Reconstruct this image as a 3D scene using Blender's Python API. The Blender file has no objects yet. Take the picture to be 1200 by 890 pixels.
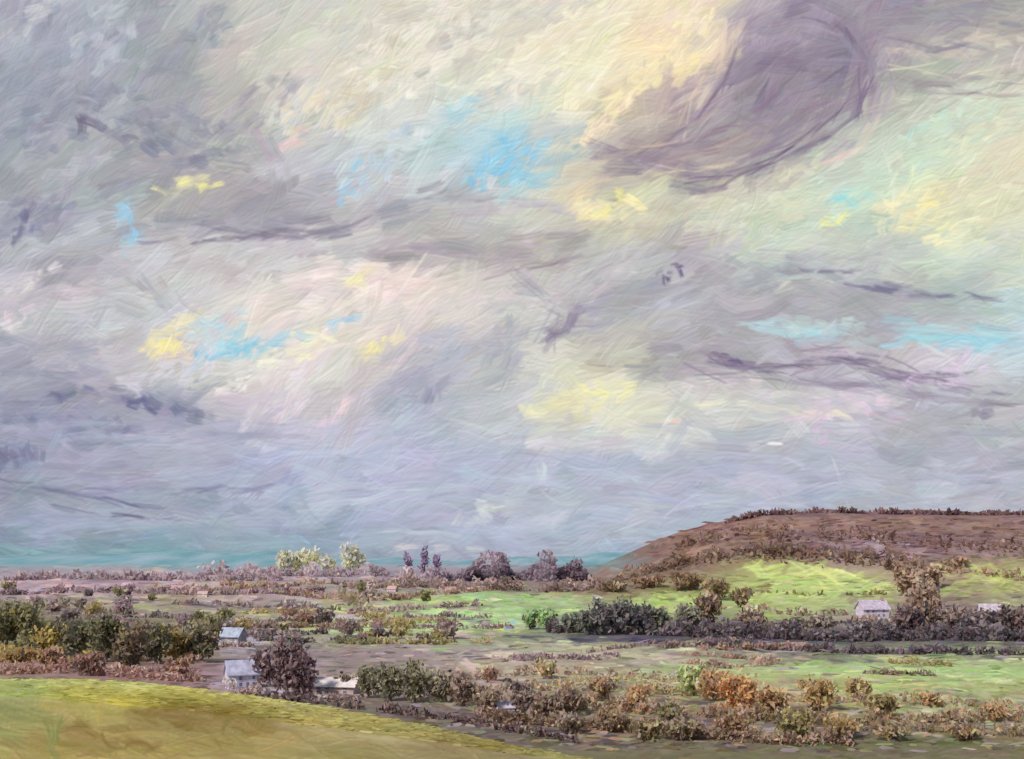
import bpy, math, numpy as np
from mathutils import Vector
rng = np.random.default_rng(7)
F=1166.7; HZ=655.0; CAMZ=40.0
sc=bpy.context.scene
sc.view_settings.view_transform='Standard'; sc.view_settings.look='None'; sc.view_settings.exposure=0

def lin(c):
    c=np.clip(np.asarray(c,float)/255.0,0,1)
    return np.where(c<=0.04045,c/12.92,((c+0.055)/1.055)**2.4)

# ------------------------------------------------------------------ stroke engine
class Canvas:
    def __init__(s,u0,v0,u1,v1):
        s.u0,s.v0=u0,v0; s.W=int(u1-u0); s.H=int(v1-v0)
        s.C=np.zeros((s.H,s.W,3)); s.Hm=np.zeros((s.H,s.W))
        s.guide=None; s.bv=6.
    def set_guide(s,us,vs,grid):
        grid=np.array(grid,float); U=np.arange(s.W)+s.u0; V=np.arange(s.H)+s.v0
        def sm(coords,knots):
            i=np.clip(np.searchsorted(knots,coords)-1,0,len(knots)-2)
            t=np.clip((coords-knots[i])/(knots[i+1]-knots[i]),0,1); t=t*t*(3-2*t); return i,t
        us=np.array(us,float); vs=np.array(vs,float)
        i,t=sm(U,us); j,r=sm(V,vs)
        a=grid[:,i]*(1-t)[None,:,None]+grid[:,i+1]*t[None,:,None]
        g=a[j]*(1-r)[:,None,None]+a[j+1]*r[:,None,None]
        s.guide=g; s.C=g.copy()
    def stroke(s,u,v,ang,L,W,col,alpha=.85,curv=0.):
        x=u-s.u0; y=v-s.v0; R=int(L/2+W/2+abs(curv)*L*.3)+2
        x0,x1=max(0,int(x-R)),min(s.W,int(x+R)+1); y0,y1=max(0,int(y-R)),min(s.H,int(y+R)+1)
        if x1-x0<2 or y1-y0<2: return
        dx=(np.arange(x0,x1)-x)[None,:]; dy=(np.arange(y0,y1)-y)[:,None]
        c,sn=math.cos(ang),math.sin(ang)
        t=dx*c+dy*sn; q=-dx*sn+dy*c; q=q-curv*t*t/L*1.5
        n=max(5,int(W*0.7)+3)
        br=rng.random(n); br2=rng.random(n)
        idx=np.clip((q/W+.5)*(n-1),0,n-1.001); ii=idx.astype(int); ff=idx-ii
        b=br[ii]*(1-ff)+br[ii+1]*ff; b2=br2[ii]*(1-ff)+br2[ii+1]*ff
        e=np.clip((.5*W-np.abs(q))/1.4+.2,0,1)
        tl=np.clip((L*.5*(.6+.4*b2)-np.abs(t))/3.0,0,1)
        fade=1-.6*np.clip(t/L+.5,0,1)*(1-b)
        a=alpha*e*tl*fade*(.45+.55*b)
        a3=a[...,None]
        P=s.C[y0:y1,x0:x1]; P*=(1-a3); P+=a3*(np.asarray(col,float)+s.bv*(b2-.5)[...,None]*2)
        Q=s.Hm[y0:y1,x0:x1]; Q*=(1-a); Q+=a*(b*1.0+.6*np.abs(q/W*2)**3)
    def g(s,u,v):
        return s.guide[int(np.clip(v-s.v0,0,s.H-1)),int(np.clip(u-s.u0,0,s.W-1))]
    def layer(s,n,L,W,flow,cj=7,alpha=.8,aj=.3,jit=10,frompaint=False):
        for k in range(n):
            u=s.u0+rng.random()*s.W; v=s.v0+rng.random()*s.H
            su,sv=u+rng.normal(0,jit),v+rng.normal(0,jit*.6)
            if frompaint: col=s.C[int(np.clip(sv-s.v0,0,s.H-1)),int(np.clip(su-s.u0,0,s.W-1))].copy()
            else: col=s.g(su,sv).copy()
            col=col+rng.normal(0,cj)+rng.normal(0,cj*.4,3)
            m=rng.uniform(.55,1.4)
            s.stroke(u,v,flow(u,v)+rng.normal(0,aj),L*m,W*rng.uniform(.6,1.3),col,alpha,rng.normal(0,.25))
    def path(s,pts,width,col,alpha=.8,L=40,w=8,dens=1.,cj=7,aj=.12):
        pts=np.array(pts,float); seg=np.diff(pts,axis=0); ln=np.hypot(seg[:,0],seg[:,1]); tot=ln.sum()
        n=max(1,int(dens*tot*max(width,w)/(L*w)*1.8)); cum=np.r_[0,np.cumsum(ln)]
        for k in range(n):
            d=rng.random()*tot; i=min(len(ln)-1,np.searchsorted(cum,d,side='right')-1)
            f=(d-cum[i])/max(ln[i],1e-6); p=pts[i]+seg[i]*f; T=seg[i]/max(ln[i],1e-6)
            off=rng.normal(0,width*.28); p=p+np.array([-T[1],T[0]])*off
            i2=min(len(ln)-1,i+1) if f>.5 else max(0,i-1)
            T2=seg[i2]/max(ln[i2],1e-6); wgt=abs(f-.5)
            TT=T*(1-wgt)+T2*wgt
            s.stroke(p[0],p[1],math.atan2(TT[1],TT[0])+rng.normal(0,aj),min(L,tot)*rng.uniform(.6,1.2),w*rng.uniform(.6,1.2),
                     np.array(col,float)+rng.normal(0,cj)+rng.normal(0,cj*.4,3),alpha,rng.normal(0,.1))
    def blob(s,u,v,ru,rv,ang,col,alpha=.8,L=28,w=10,n=None,cj=6,aj=.4):
        n=n or max(2,int(ru*rv*3.2/(L*w)*2.0))
        for k in range(n):
            r=math.sqrt(rng.random()); th=rng.random()*6.283
            a,b=r*math.cos(th)*ru,r*math.sin(th)*rv
            s.stroke(u+a*math.cos(ang)-b*math.sin(ang),v+a*math.sin(ang)+b*math.cos(ang),ang+rng.normal(0,aj),
                     L*rng.uniform(.6,1.2),w*rng.uniform(.6,1.2),np.array(col,float)+rng.normal(0,cj)+rng.normal(0,cj*.4,3),alpha,rng.normal(0,.3))
    def sample(s,u,v,what='C'):
        A=s.C if what=='C' else s.Hm
        x=np.clip(u-s.u0,0,s.W-1.001); y=np.clip(v-s.v0,0,s.H-1.001); i=x.astype(int); j=y.astype(int); fx=x-i; fy=y-j
        if what=='C': fx=fx[...,None]; fy=fy[...,None]
        return (A[j,i]*(1-fx)+A[j,i+1]*fx)*(1-fy)+(A[j+1,i]*(1-fx)+A[j+1,i+1]*fx)*fy

def make_flow(ctrl,sig=110.):
    c=np.array(ctrl,float); a=np.radians(c[:,2])
    def flow(u,v):
        w=np.exp(-((c[:,0]-u)**2+(c[:,1]-v)**2)/(2*sig*sig))+1e-6
        return .5*math.atan2((w*np.sin(2*a)).sum(),(w*np.cos(2*a)).sum())
    return flow

# ------------------------------------------------------------------ SKY colours
US=list(range(0,1201,100))
sky_rows={
0:[(174,177,189),(173,177,187),(172,174,181),(196,196,192),(211,209,198),(219,215,203),(221,217,204),(230,222,205),(238,225,194),(180,170,180),(160,150,164),(155,150,163),(174,170,171)],
60:[(171,175,187),(168,172,184),(168,171,179),(204,202,193),(219,216,203),(222,218,204),(226,220,207),(233,225,198),(240,223,190),(154,144,160),(152,143,158),(186,180,179),(180,175,173)],
120:[(164,168,181),(164,167,178),(166,167,175),(192,189,186),(217,214,201),(208,214,210),(210,216,209),(230,222,196),(176,164,169),(152,143,158),(174,166,169),(194,203,190),(211,213,194)],
180:[(170,173,183),(171,173,182),(171,171,176),(186,184,186),(197,204,210),(201,212,214),(172,206,222),(194,188,181),(165,154,159),(180,174,171),(196,207,197),(207,219,199),(217,215,190)],
240:[(163,165,176),(173,177,186),(176,174,176),(169,166,175),(184,182,188),(192,190,193),(198,199,199),(222,215,184),(204,202,188),(211,215,193),(198,217,202),(222,219,186),(217,216,192)],
300:[(173,175,185),(182,181,188),(202,200,202),(196,193,197),(214,207,207),(188,183,184),(192,187,188),(201,199,198),(173,169,176),(197,203,197),(194,198,193),(202,211,200),(206,213,200)],
360:[(202,198,203),(190,189,196),(200,199,204),(223,214,210),(228,218,213),(227,217,208),(202,197,198),(180,177,183),(184,183,189),(175,175,182),(170,171,178),(177,182,185),(190,211,214)],
420:[(174,176,189),(182,181,191),(211,205,201),(214,216,211),(219,214,208),(180,181,190),(194,194,196),(211,209,192),(174,171,176),(176,173,180),(186,185,190),(204,196,208),(192,203,214)],
480:[(158,160,179),(160,162,179),(166,168,181),(198,194,203),(202,197,203),(174,178,192),(192,196,197),(219,218,197),(207,206,198),(202,204,201),(197,192,205),(178,180,189),(181,184,188)],
540:[(152,156,177),(167,171,190),(173,178,196),(176,182,203),(182,187,207),(180,185,205),(181,186,205),(183,189,205),(180,185,201),(180,183,198),(182,184,199),(177,180,193),(180,183,193)],
600:[(154,158,177),(161,166,183),(165,171,187),(170,177,196),(174,181,201),(177,183,201),(181,187,201),(181,187,201),(176,182,199),(176,181,197),(180,183,198),(180,182,197),(182,184,195)],
660:[(130,158,168),(138,162,172),(130,166,174),(136,166,176),(154,166,183),(166,173,191),(168,174,191),(154,172,184),(165,172,189),(165,172,189),(165,172,189),(165,172,189),(165,172,189)],
}
sky=Canvas(-40,-40,1240,700)
sky.set_guide([0]+US[1:],sorted(sky_rows),[sky_rows[k] for k in sorted(sky_rows)])
flow=make_flow([(50,60,-55),(200,80,-50),(60,200,-35),(200,240,-10),(330,250,-5),(350,90,-40),(500,60,-35),(620,120,-30),(750,60,-40),
 (950,60,-50),(1040,60,60),(860,190,-25),(730,190,-20),(1130,60,-15),(1100,200,-30),(950,270,-30),(600,230,-15),(450,300,-15),(620,300,-25),
 (300,340,-30),(420,380,-25),(550,380,-35),(120,350,-30),(60,440,0),(200,430,-20),(350,450,-40),(480,470,-50),(600,430,-25),(780,300,-25),
 (750,380,-25),(1000,350,5),(900,430,5),(1100,430,10),(700,470,-10),(950,500,0),(150,480,5),(100,560,3),(300,560,-3),(500,560,-3),(700,560,-4),(900,570,-5),(1100,560,0),(600,620,0),(200,620,0),(1000,620,0)],90)
sky.layer(900,120,36,flow,8,.8,.3,14)
sky.layer(1900,66,20,flow,8,.8,.4,12)
B=sky.blob; P=sky.path; r=math.radians
# --- upper left grey masses
B(60,70,90,40,r(-50),(162,166,180)); B(190,150,110,34,r(20),(150,152,167)); B(60,150,70,28,r(-20),(148,152,168)); B(300,130,60,22,r(-40),(172,170,175))
B(40,250,60,20,r(-30),(146,148,166)); B(120,40,50,30,r(-60),(190,194,203)); B(235,40,50,22,r(-50),(158,162,174)); B(40,20,50,12,r(-40),(198,200,207)); B(140,110,50,10,r(-50),(182,186,194)); B(100,190,50,10,r(-20),(186,188,196))
B(470,60,120,34,r(-35),(230,225,214)); B(400,30,60,20,r(-50),(204,204,200)); B(430,110,60,26,r(-40),(222,215,195)); B(650,60,100,36,r(-30),(236,229,210)); B(480,100,50,12,r(-40),(238,234,223))
B(780,60,80,30,r(-40),(243,229,194)); B(800,20,50,20,r(-30),(238,220,208)); B(700,140,60,16,r(-35),(240,224,196)); B(340,165,22,12,r(-30),(228,198,196)); B(560,30,70,16,r(-20),(200,196,192)); B(640,20,60,12,r(-20),(206,200,200)); B(750,100,50,14,r(-40),(246,234,190)); B(350,130,36,22,r(-50),(230,219,200)); B(690,100,40,12,r(-35),(236,230,216))
B(600,60,30,8,r(-60),(206,190,184)); B(530,75,40,6,r(-20),(196,192,186)); B(640,100,40,8,r(-30),(214,210,200))
# blue patches
B(602,190,44,23,r(-35),(156,206,228),cj=5); B(560,205,24,13,r(-60),(150,202,230)); B(545,128,28,15,r(-10),(174,212,222)); B(520,145,44,10,r(-35),(190,214,220)); B(630,210,24,10,0,(154,200,224)); B(590,168,14,6,r(40),(136,200,232),cj=4,L=18,w=7)
B(450,190,54,14,r(-50),(190,208,222)); B(415,215,24,10,r(-50),(166,206,230)); B(420,188,12,8,r(-50),(166,208,234)); B(152,255,34,12,r(70),(168,204,226)); B(150,290,22,8,r(60),(176,208,226)); B(480,170,30,12,r(-30),(214,220,222)); B(400,205,30,10,r(-60),(200,212,218))
# mid-left clouds
P([(150,270),(250,262),(340,275),(440,255),(540,225)],40,(157,154,168),.75,60,12,.8); P([(100,240),(160,200),(250,195)],26,(164,164,175),.7)
P([(360,300),(470,290),(600,300),(700,270)],30,(171,164,171),.75,60,12); P([(480,250),(600,235),(700,250)],26,(186,183,188),.75,60,12)
P([(120,300),(165,330),(190,360)],30,(180,180,190),.75); B(330,300,60,18,r(-20),(212,208,212)); P([(300,170),(330,220),(300,250)],40,(170,167,175),.7,50,12)
B(225,218,40,10,r(-5),(240,233,180),cj=4)
P([(290,340),(400,320),(520,350)],34,(233,219,218),.75,50,14); P([(330,420),(420,390),(520,330)],36,(229,218,212),.75,50,12); B(470,330,60,16,r(-10),(234,217,214)); B(560,345,60,18,r(-20),(214,206,205)); B(400,350,50,10,r(-25),(238,228,222))
B(430,320,26,8,r(-30),(238,228,184)); B(205,395,44,18,r(-25),(240,229,180),cj=4); B(215,420,26,10,r(20),(230,214,194)); B(445,405,26,11,r(-30),(240,230,180),cj=4); B(350,405,50,15,r(-20),(238,234,204))
B(255,408,40,11,r(-40),(166,210,226)); B(300,405,54,7,r(-15),(150,202,224),cj=4); B(262,378,44,8,r(-25),(192,214,223)); B(360,390,60,6,r(-18),(172,208,226)); B(245,390,16,22,r(60),(192,214,224)); B(238,415,12,8,r(40),(140,196,224),cj=4,L=16,w=6)
B(190,440,60,12,r(-10),(210,210,221)); B(330,470,70,22,r(-45),(219,210,216)); B(390,490,30,10,r(-55),(232,206,218)); B(300,440,60,10,r(-20),(230,226,224)); B(235,430,40,12,r(-50),(214,214,224))
# left dark horizontals
P([(0,480),(90,462),(160,470),(240,490)],30,(144,146,168),.75,50,12); P([(0,440),(80,430),(130,445)],22,(164,164,181),.7); B(100,500,80,9,r(3),(138,142,166))
P([(0,575),(160,576),(320,572)],7,(146,148,174),.75,70,6)
P([(0,350),(60,345),(140,330)],24,(208,200,207),.7); B(20,375,34,12,r(-30),(222,210,216)); P([(0,400),(60,415),(130,400)],16,(164,166,182),.7); B(40,330,40,8,r(-30),(224,217,221))
# centre dark
P([(440,470),(500,420),(560,400)],46,(172,175,189),.75,50,14); B(590,410,40,22,r(-60),(174,178,188)); B(540,430,50,14,r(-30),(186,188,201)); B(480,490,60,14,r(-20),(180,184,200))
P([(610,330),(660,370),(740,350),(820,330)],34,(169,166,178),.75,50,12); B(700,320,60,20,r(-30),(196,194,198)); B(660,385,32,13,r(-45),(160,154,171))
B(720,245,42,14,r(-10),(240,230,182),cj=5); B(690,232,30,11,r(-30),(234,224,186)); B(820,240,40,14,r(-40),(210,209,192)); B(860,260,50,20,r(-40),(208,212,195))
# yellow bank low centre
B(690,465,60,17,r(-8),(233,230,188),cj=4); B(660,480,54,11,0,(230,227,190)); B(640,455,34,12,r(-50),(218,220,202)); P([(730,485),(820,470),(930,480),(1000,490)],12,(228,224,204),.8); B(850,455,60,9,0,(208,202,204))
# purple swirl upper right
P([(880,40),(920,20),(960,15),(1000,40),(1020,90),(1000,130)],50,(151,143,160),.8,60,12,1.)
P([(850,110),(900,70),(940,80),(985,70)],70,(147,137,154),.8,60,12,1.)
P([(1010,110),(960,140),(900,180),(840,205),(770,195),(710,185)],42,(152,142,157),.8,70,10,1.1)
P([(1030,60),(1045,100),(1010,160),(960,190)],16,(176,167,178),.75,60,6); P([(1030,140),(1000,180),(940,215)],14,(214,210,198),.8,50,7)
P([(700,170),(770,180),(860,175),(900,150)],24,(166,153,158),.75,60,7); P([(800,150),(820,110),(850,40)],14,(224,206,192),.7,50,6)
P([(1020,30),(1100,10),(1200,20)],34,(159,155,166),.8); P([(1040,90),(1110,100),(1200,85)],20,(166,159,166),.8,60,7); P([(1020,130),(1100,112),(1200,110)],8,(188,179,176),.8,70,4); B(1120,55,80,12,r(-5),(212,203,190))
# right pale green / cream
B(1100,165,80,26,r(-30),(206,220,204)); B(990,232,36,10,r(-15),(174,220,222),cj=4); B(1050,200,60,16,r(-30),(202,218,200)); B(1080,240,64,24,r(-20),(234,227,190)); B(1160,210,50,22,r(-30),(222,217,196)); B(985,182,22,8,r(-30),(230,202,198)); B(930,210,40,12,r(-35),(218,218,196)); B(1150,160,50,14,r(-30),(220,223,196)); B(1090,145,30,10,r(-30),(190,220,212)); B(1120,270,40,10,r(-20),(236,229,192))
B(900,270,50,14,r(-35),(196,207,188)); B(1000,300,60,14,r(-10),(190,195,192)); B(1150,290,60,18,r(-20),(207,215,208)); B(940,240,30,10,r(-30),(226,224,200))
P([(880,330),(950,320),(1010,340),(1100,350)],26,(164,164,175),.75,50,10); P([(850,300),(920,330),(980,350)],20,(175,177,182),.75)
P([(880,385),(960,392),(1050,385),(1200,398)],24,(178,211,218),.85,70,9,1.1); P([(1030,400),(1120,395),(1190,402)],13,(164,207,219),.85,60,6); B(1130,400,60,11,0,(170,209,222)); B(960,380,60,8,0,(198,212,213))
P([(830,420),(900,432),(980,420),(1060,440),(1120,445)],14,(144,133,155),.8,60,5,1.2); P([(820,435),(900,445),(1000,452),(1100,465),(1180,470)],14,(159,152,169),.75,70,6); P([(740,425),(800,415),(860,418)],24,(161,156,168),.75,50,9); B(1110,440,54,12,r(-5),(217,203,224)); B(980,412,44,7,0,(212,197,210))
B(965,500,14,30,r(0),(210,190,216),L=22,w=5,aj=1.4); P([(920,490),(1000,485),(1060,490)],6,(224,202,218),.75,40,5); P([(870,470),(960,460),(1030,475)],10,(218,214,212),.75); B(1150,480,20,8,r(-10),(150,143,165)); B(1010,470,50,8,0,(222,208,218))
# lower lavender bands
for k in range(60):
    v=rng.uniform(500,645); u=rng.uniform(0,1200); d=rng.choice([-1,1])
    c=sky.g(u,v)+d*rng.uniform(5,14)+np.array([rng.normal(0,2),0,rng.normal(2,3)])
    P([(u-90,v+rng.normal(0,4)),(u,v),(u+90,v+rng.normal(0,5))],rng.uniform(5,11),c,.65,70,9,.9)
P([(430,590),(520,570),(620,560),(720,575)],14,(190,197,214),.75,60,8); B(572,600,38,14,r(-8),(208,214,217)); P([(560,520),(700,515),(760,530)],10,(212,208,217),.75)
B(345,555,16,10,r(-50),(156,162,194))
P([(440,630),(600,622),(760,632)],8,(185,194,209),.75,70,7); P([(900,590),(1000,570),(1200,575)],12,(188,194,207),.7,70,8); P([(120,650),(240,647),(330,650)],10,(126,168,177),.8,60,6); P([(760,590),(900,596),(1000,580)],7,(196,200,211),.7,60,6)
P([(0,655),(100,650),(200,655)],8,(134,158,170),.7,60,6)
# dragging layers
sky.bv=4
sky.layer(900,52,15,flow,3,.45,.35,8,frompaint=True)
sky.layer(900,44,10,flow,5,.5,.45,9,frompaint=True)
sky.layer(420,56,5,flow,10,.6,.4,8,frompaint=True)
# crisp accents laid last
sky.bv=7
B(785,320,15,10,r(-30),(116,110,138),cj=9,L=15,w=5,n=9,aj=1.); B(792,312,7,5,0,(104,100,132),L=10,w=4,n=3); B(850,421,22,6,r(10),(124,112,142),L=20,w=4)
P([(830,420),(900,433),(980,421),(1060,440),(1120,446)],10,(134,122,146),.75,60,3,.9); P([(900,412),(980,408),(1060,425)],5,(150,138,158),.7,50,3); P([(820,436),(920,445),(1020,452)],5,(142,132,154),.7,60,3); P([(1000,332),(1080,346),(1160,352)],11,(134,132,156),.75,40,5); P([(940,320),(1010,318),(1040,330)],6,(142,138,158),.75,36,5); P([(1040,440),(1130,455),(1180,462)],7,(150,140,162),.7,40,4)
P([(1005,60),(1012,110),(985,150),(930,180),(870,205)],10,(126,112,137),.7,70,3.5,.9); P([(870,50),(850,90),(820,140),(760,180)],14,(140,124,144),.65,60,4,.8); P([(1000,120),(940,165),(850,212)],6,(116,102,130),.75,70,3); P([(900,50),(940,30),(990,40)],8,(178,168,181),.6,50,4); P([(880,100),(920,60),(960,45)],4,(184,172,182),.6,60,2.5); P([(860,150),(930,130),(990,90)],4,(174,160,173),.6,70,2.5); P([(900,110),(960,100),(1000,70)],5,(126,112,136),.6,60,3); P([(950,20),(990,35),(1015,80)],7,(130,118,142),.65,40,4)
P([(680,215),(760,205),(850,195)],7,(226,210,184),.75,60,3); P([(700,190),(790,165),(840,130)],7,(216,199,182),.7,60,3); P([(850,60),(838,90),(790,130)],6,(218,198,184),.75,50,3); P([(720,200),(800,185),(870,160)],4,(210,192,178),.7,70,2.5); P([(710,178),(790,172),(850,150)],5,(136,120,138),.6,60,3); P([(740,205),(820,212),(880,196)],4,(128,112,134),.6,60,3)
P([(1050,80),(1130,90),(1200,70)],6,(233,224,199),.8,70,3); P([(1040,40),(1100,60),(1200,45)],5,(138,132,149),.7,60,4); P([(1040,104),(1120,112),(1200,96)],4,(142,134,148),.65,60,3)
B(110,150,28,6,r(30),(130,126,145)); B(28,262,26,11,r(-60),(128,130,155),L=20,w=7); B(190,175,50,8,r(20),(138,138,156)); P([(170,285),(260,282),(330,270)],7,(136,130,148),.7,50,4); P([(230,265),(340,280),(420,262)],6,(140,134,152),.65,50,4); B(170,475,44,9,r(15),(116,118,148)); B(60,465,50,6,r(-10),(124,126,154)); B(215,485,30,6,r(10),(134,136,160))
P([(0,560),(80,580),(210,600)],7,(120,120,148),.75,60,4,1.); B(8,540,14,46,r(85),(128,128,154)); P([(40,590),(150,605),(215,610)],4,(118,116,143),.75,60,3); P([(60,572),(200,575),(310,572)],4,(134,134,164),.7,60,4); B(520,445,40,7,r(-50),(154,156,178)); B(660,388,24,9,r(-50),(146,138,158)); P([(540,330),(600,320),(680,300)],8,(158,148,158),.6,50,4)
B(235,216,24,6,0,(244,238,166),cj=3,L=22,w=6); B(195,402,26,9,r(-25),(242,230,168),cj=3,L=22,w=7); B(445,405,16,6,r(-30),(242,232,170),cj=3,L=20,w=6); B(735,230,18,6,r(20),(244,234,160),cj=3,L=20,w=6); B(712,248,24,6,r(0),(242,230,166),cj=3,L=22,w=6); B(700,460,26,6,r(20),(240,234,172),cj=3,L=24,w=6); B(972,262,24,6,r(-30),(242,234,156),cj=3,L=20,w=6); B(1085,240,28,7,r(-30),(240,230,176),cj=3,L=22,w=6); B(790,90,40,9,r(-40),(246,232,184),cj=3)
B(600,188,26,10,r(-35),(142,202,232),cj=4,L=24,w=7); B(560,206,12,8,r(-60),(140,200,232),cj=4,L=18,w=6); B(290,408,40,4,r(-15),(140,198,224),cj=4,L=24,w=4); B(990,233,22,5,r(-15),(160,220,224),cj=3,L=22,w=5); B(1120,398,50,6,0,(156,206,220),cj=3,L=40,w=5); B(155,262,22,6,r(70),(154,202,230),cj=3,L=20,w=6); B(790,494,18,3,0,(236,204,190),L=18,w=4)
B(645,552,5,15,r(88),(206,214,219),L=26,w=7,n=3,aj=.1,cj=2); B(915,519,12,2,r(-5),(250,246,244),L=18,w=4,n=4,cj=2,aj=.1); P([(800,500),(840,515)],5,(226,226,228),.8); P([(975,535),(985,565),(994,595)],1.5,(212,208,220),.7,20,2.5); P([(740,620),(800,590),(830,575)],8,(194,202,212),.7,50,4); P([(540,606),(560,596),(600,592)],4,(220,225,224),.7,30,4); B(1130,420,18,6,r(-50),(228,208,230),L=20,w=4,aj=1.); P([(470,640),(560,643)],4,(214,202,204),.7); B(285,450,12,5,r(-45),(248,246,244),L=16,w=4)
sky.C=(sky.C-188)*1.11+np.array([189.5,189,187.5])

def impasto_shading(cv,k):  # bakes light and shade of the stroke relief into the canvas colours
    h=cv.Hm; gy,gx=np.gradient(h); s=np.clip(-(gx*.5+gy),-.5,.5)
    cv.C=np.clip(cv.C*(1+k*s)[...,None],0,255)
impasto_shading(sky,.2)

# ------------------------------------------------------------------ materials
def attr_mat(name,noise_scale=.3,noise_amt=.25,rough=.9,emis=False,spec=.15,trans=0.):
    m=bpy.data.materials.new(name); m.use_nodes=True; nt=m.node_tree; N=nt.nodes; N.clear()
    out=N.new('ShaderNodeOutputMaterial'); at=N.new('ShaderNodeAttribute'); at.attribute_name='Col'
    if emis:
        e=N.new('ShaderNodeEmission'); nt.links.new(at.outputs['Color'],e.inputs['Color']); nt.links.new(e.outputs[0],out.inputs[0])
        m.cycles.emission_sampling='NONE'; return m
    p=N.new('ShaderNodeBsdfPrincipled'); p.inputs['Roughness'].default_value=rough; p.inputs['Specular IOR Level'].default_value=spec
    geo=N.new('ShaderNodeNewGeometry'); nz=N.new('ShaderNodeTexNoise'); nz.inputs['Scale'].default_value=noise_scale; nz.inputs['Detail'].default_value=4
    nt.links.new(geo.outputs['Position'],nz.inputs['Vector'])
    mr=N.new('ShaderNodeMapRange'); mr.inputs['From Min'].default_value=.3; mr.inputs['From Max'].default_value=.7
    mr.inputs['To Min'].default_value=1-noise_amt; mr.inputs['To Max'].default_value=1+noise_amt
    nt.links.new(nz.outputs['Fac'],mr.inputs['Value'])
    mx=N.new('ShaderNodeVectorMath'); mx.operation='SCALE'; nt.links.new(at.outputs['Color'],mx.inputs[0]); nt.links.new(mr.outputs[0],mx.inputs['Scale'])
    nt.links.new(mx.outputs[0],p.inputs['Base Color'])
    if trans>0:
        tr=N.new('ShaderNodeBsdfTranslucent'); nt.links.new(mx.outputs[0],tr.inputs['Color']); ms=N.new('ShaderNodeMixShader'); ms.inputs[0].default_value=trans
        nt.links.new(p.outputs[0],ms.inputs[1]); nt.links.new(tr.outputs[0],ms.inputs[2]); nt.links.new(ms.outputs[0],out.inputs[0])
    else: nt.links.new(p.outputs[0],out.inputs[0])
    return m
M_sky=attr_mat('cloud_sky',emis=True)
M_ground=attr_mat('farmland',.15,.08,.95,spec=.05)
M_fol=attr_mat('foliage',.5,.1,.95,spec=.05,trans=.5)
M_bark=attr_mat('bark',2.,.3,.9)

def new_mesh(name,verts,faces,cols,mat,smooth=False):
    me=bpy.data.meshes.new(name); verts=np.asarray(verts,np.float32); faces=np.asarray(faces,np.int32)
    me.vertices.add(len(verts)); me.vertices.foreach_set('co',verts.ravel())
    M,K=faces.shape; me.loops.add(M*K); me.loops.foreach_set('vertex_index',faces.ravel())
    me.polygons.add(M); me.polygons.foreach_set('loop_start',np.arange(0,M*K,K,dtype=np.int32)); 
    if smooth: me.polygons.foreach_set('use_smooth',np.ones(M,bool))
    me.update(calc_edges=True)
    a=me.color_attributes.new('Col','FLOAT_COLOR','POINT'); c=np.ones((len(verts),4),np.float32); c[:,:3]=cols; a.data.foreach_set('color',c.ravel())
    me.materials.append(mat); ob=bpy.data.objects.new(name,me); sc.collection.objects.link(ob)
    return ob
def grid_faces(nr,nc):
    i=np.arange(nr-1)[:,None]*nc+np.arange(nc-1)[None,:]; i=i.ravel()
    return np.stack([i,i+1,i+nc+1,i+nc],1)

# sky backdrop
us=np.r_[np.linspace(-1700,-36,60),np.arange(-30,1231,1.15),np.linspace(1237,2900,60)]
vs=np.r_[np.linspace(-1100,-36,40),np.arange(-30,690,1.15),[720,900]]
UU,VV=np.meshgrid(us,vs)
d=np.stack([(UU-600)/F,np.ones_like(UU),(HZ-VV)/F],-1); d/=np.linalg.norm(d,axis=-1,keepdims=True)
def refl(a,lo,hi):
    w=hi-lo; t=np.mod(a-lo,2*w); return lo+np.where(t>w,2*w-t,t)
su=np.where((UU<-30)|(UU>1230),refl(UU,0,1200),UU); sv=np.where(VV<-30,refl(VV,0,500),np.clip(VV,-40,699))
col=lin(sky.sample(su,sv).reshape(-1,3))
new_mesh('sky',(d*14000+np.array([0,0,CAMZ])).reshape(-1,3),grid_faces(len(vs),len(us)),col,M_sky,True)

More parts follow.
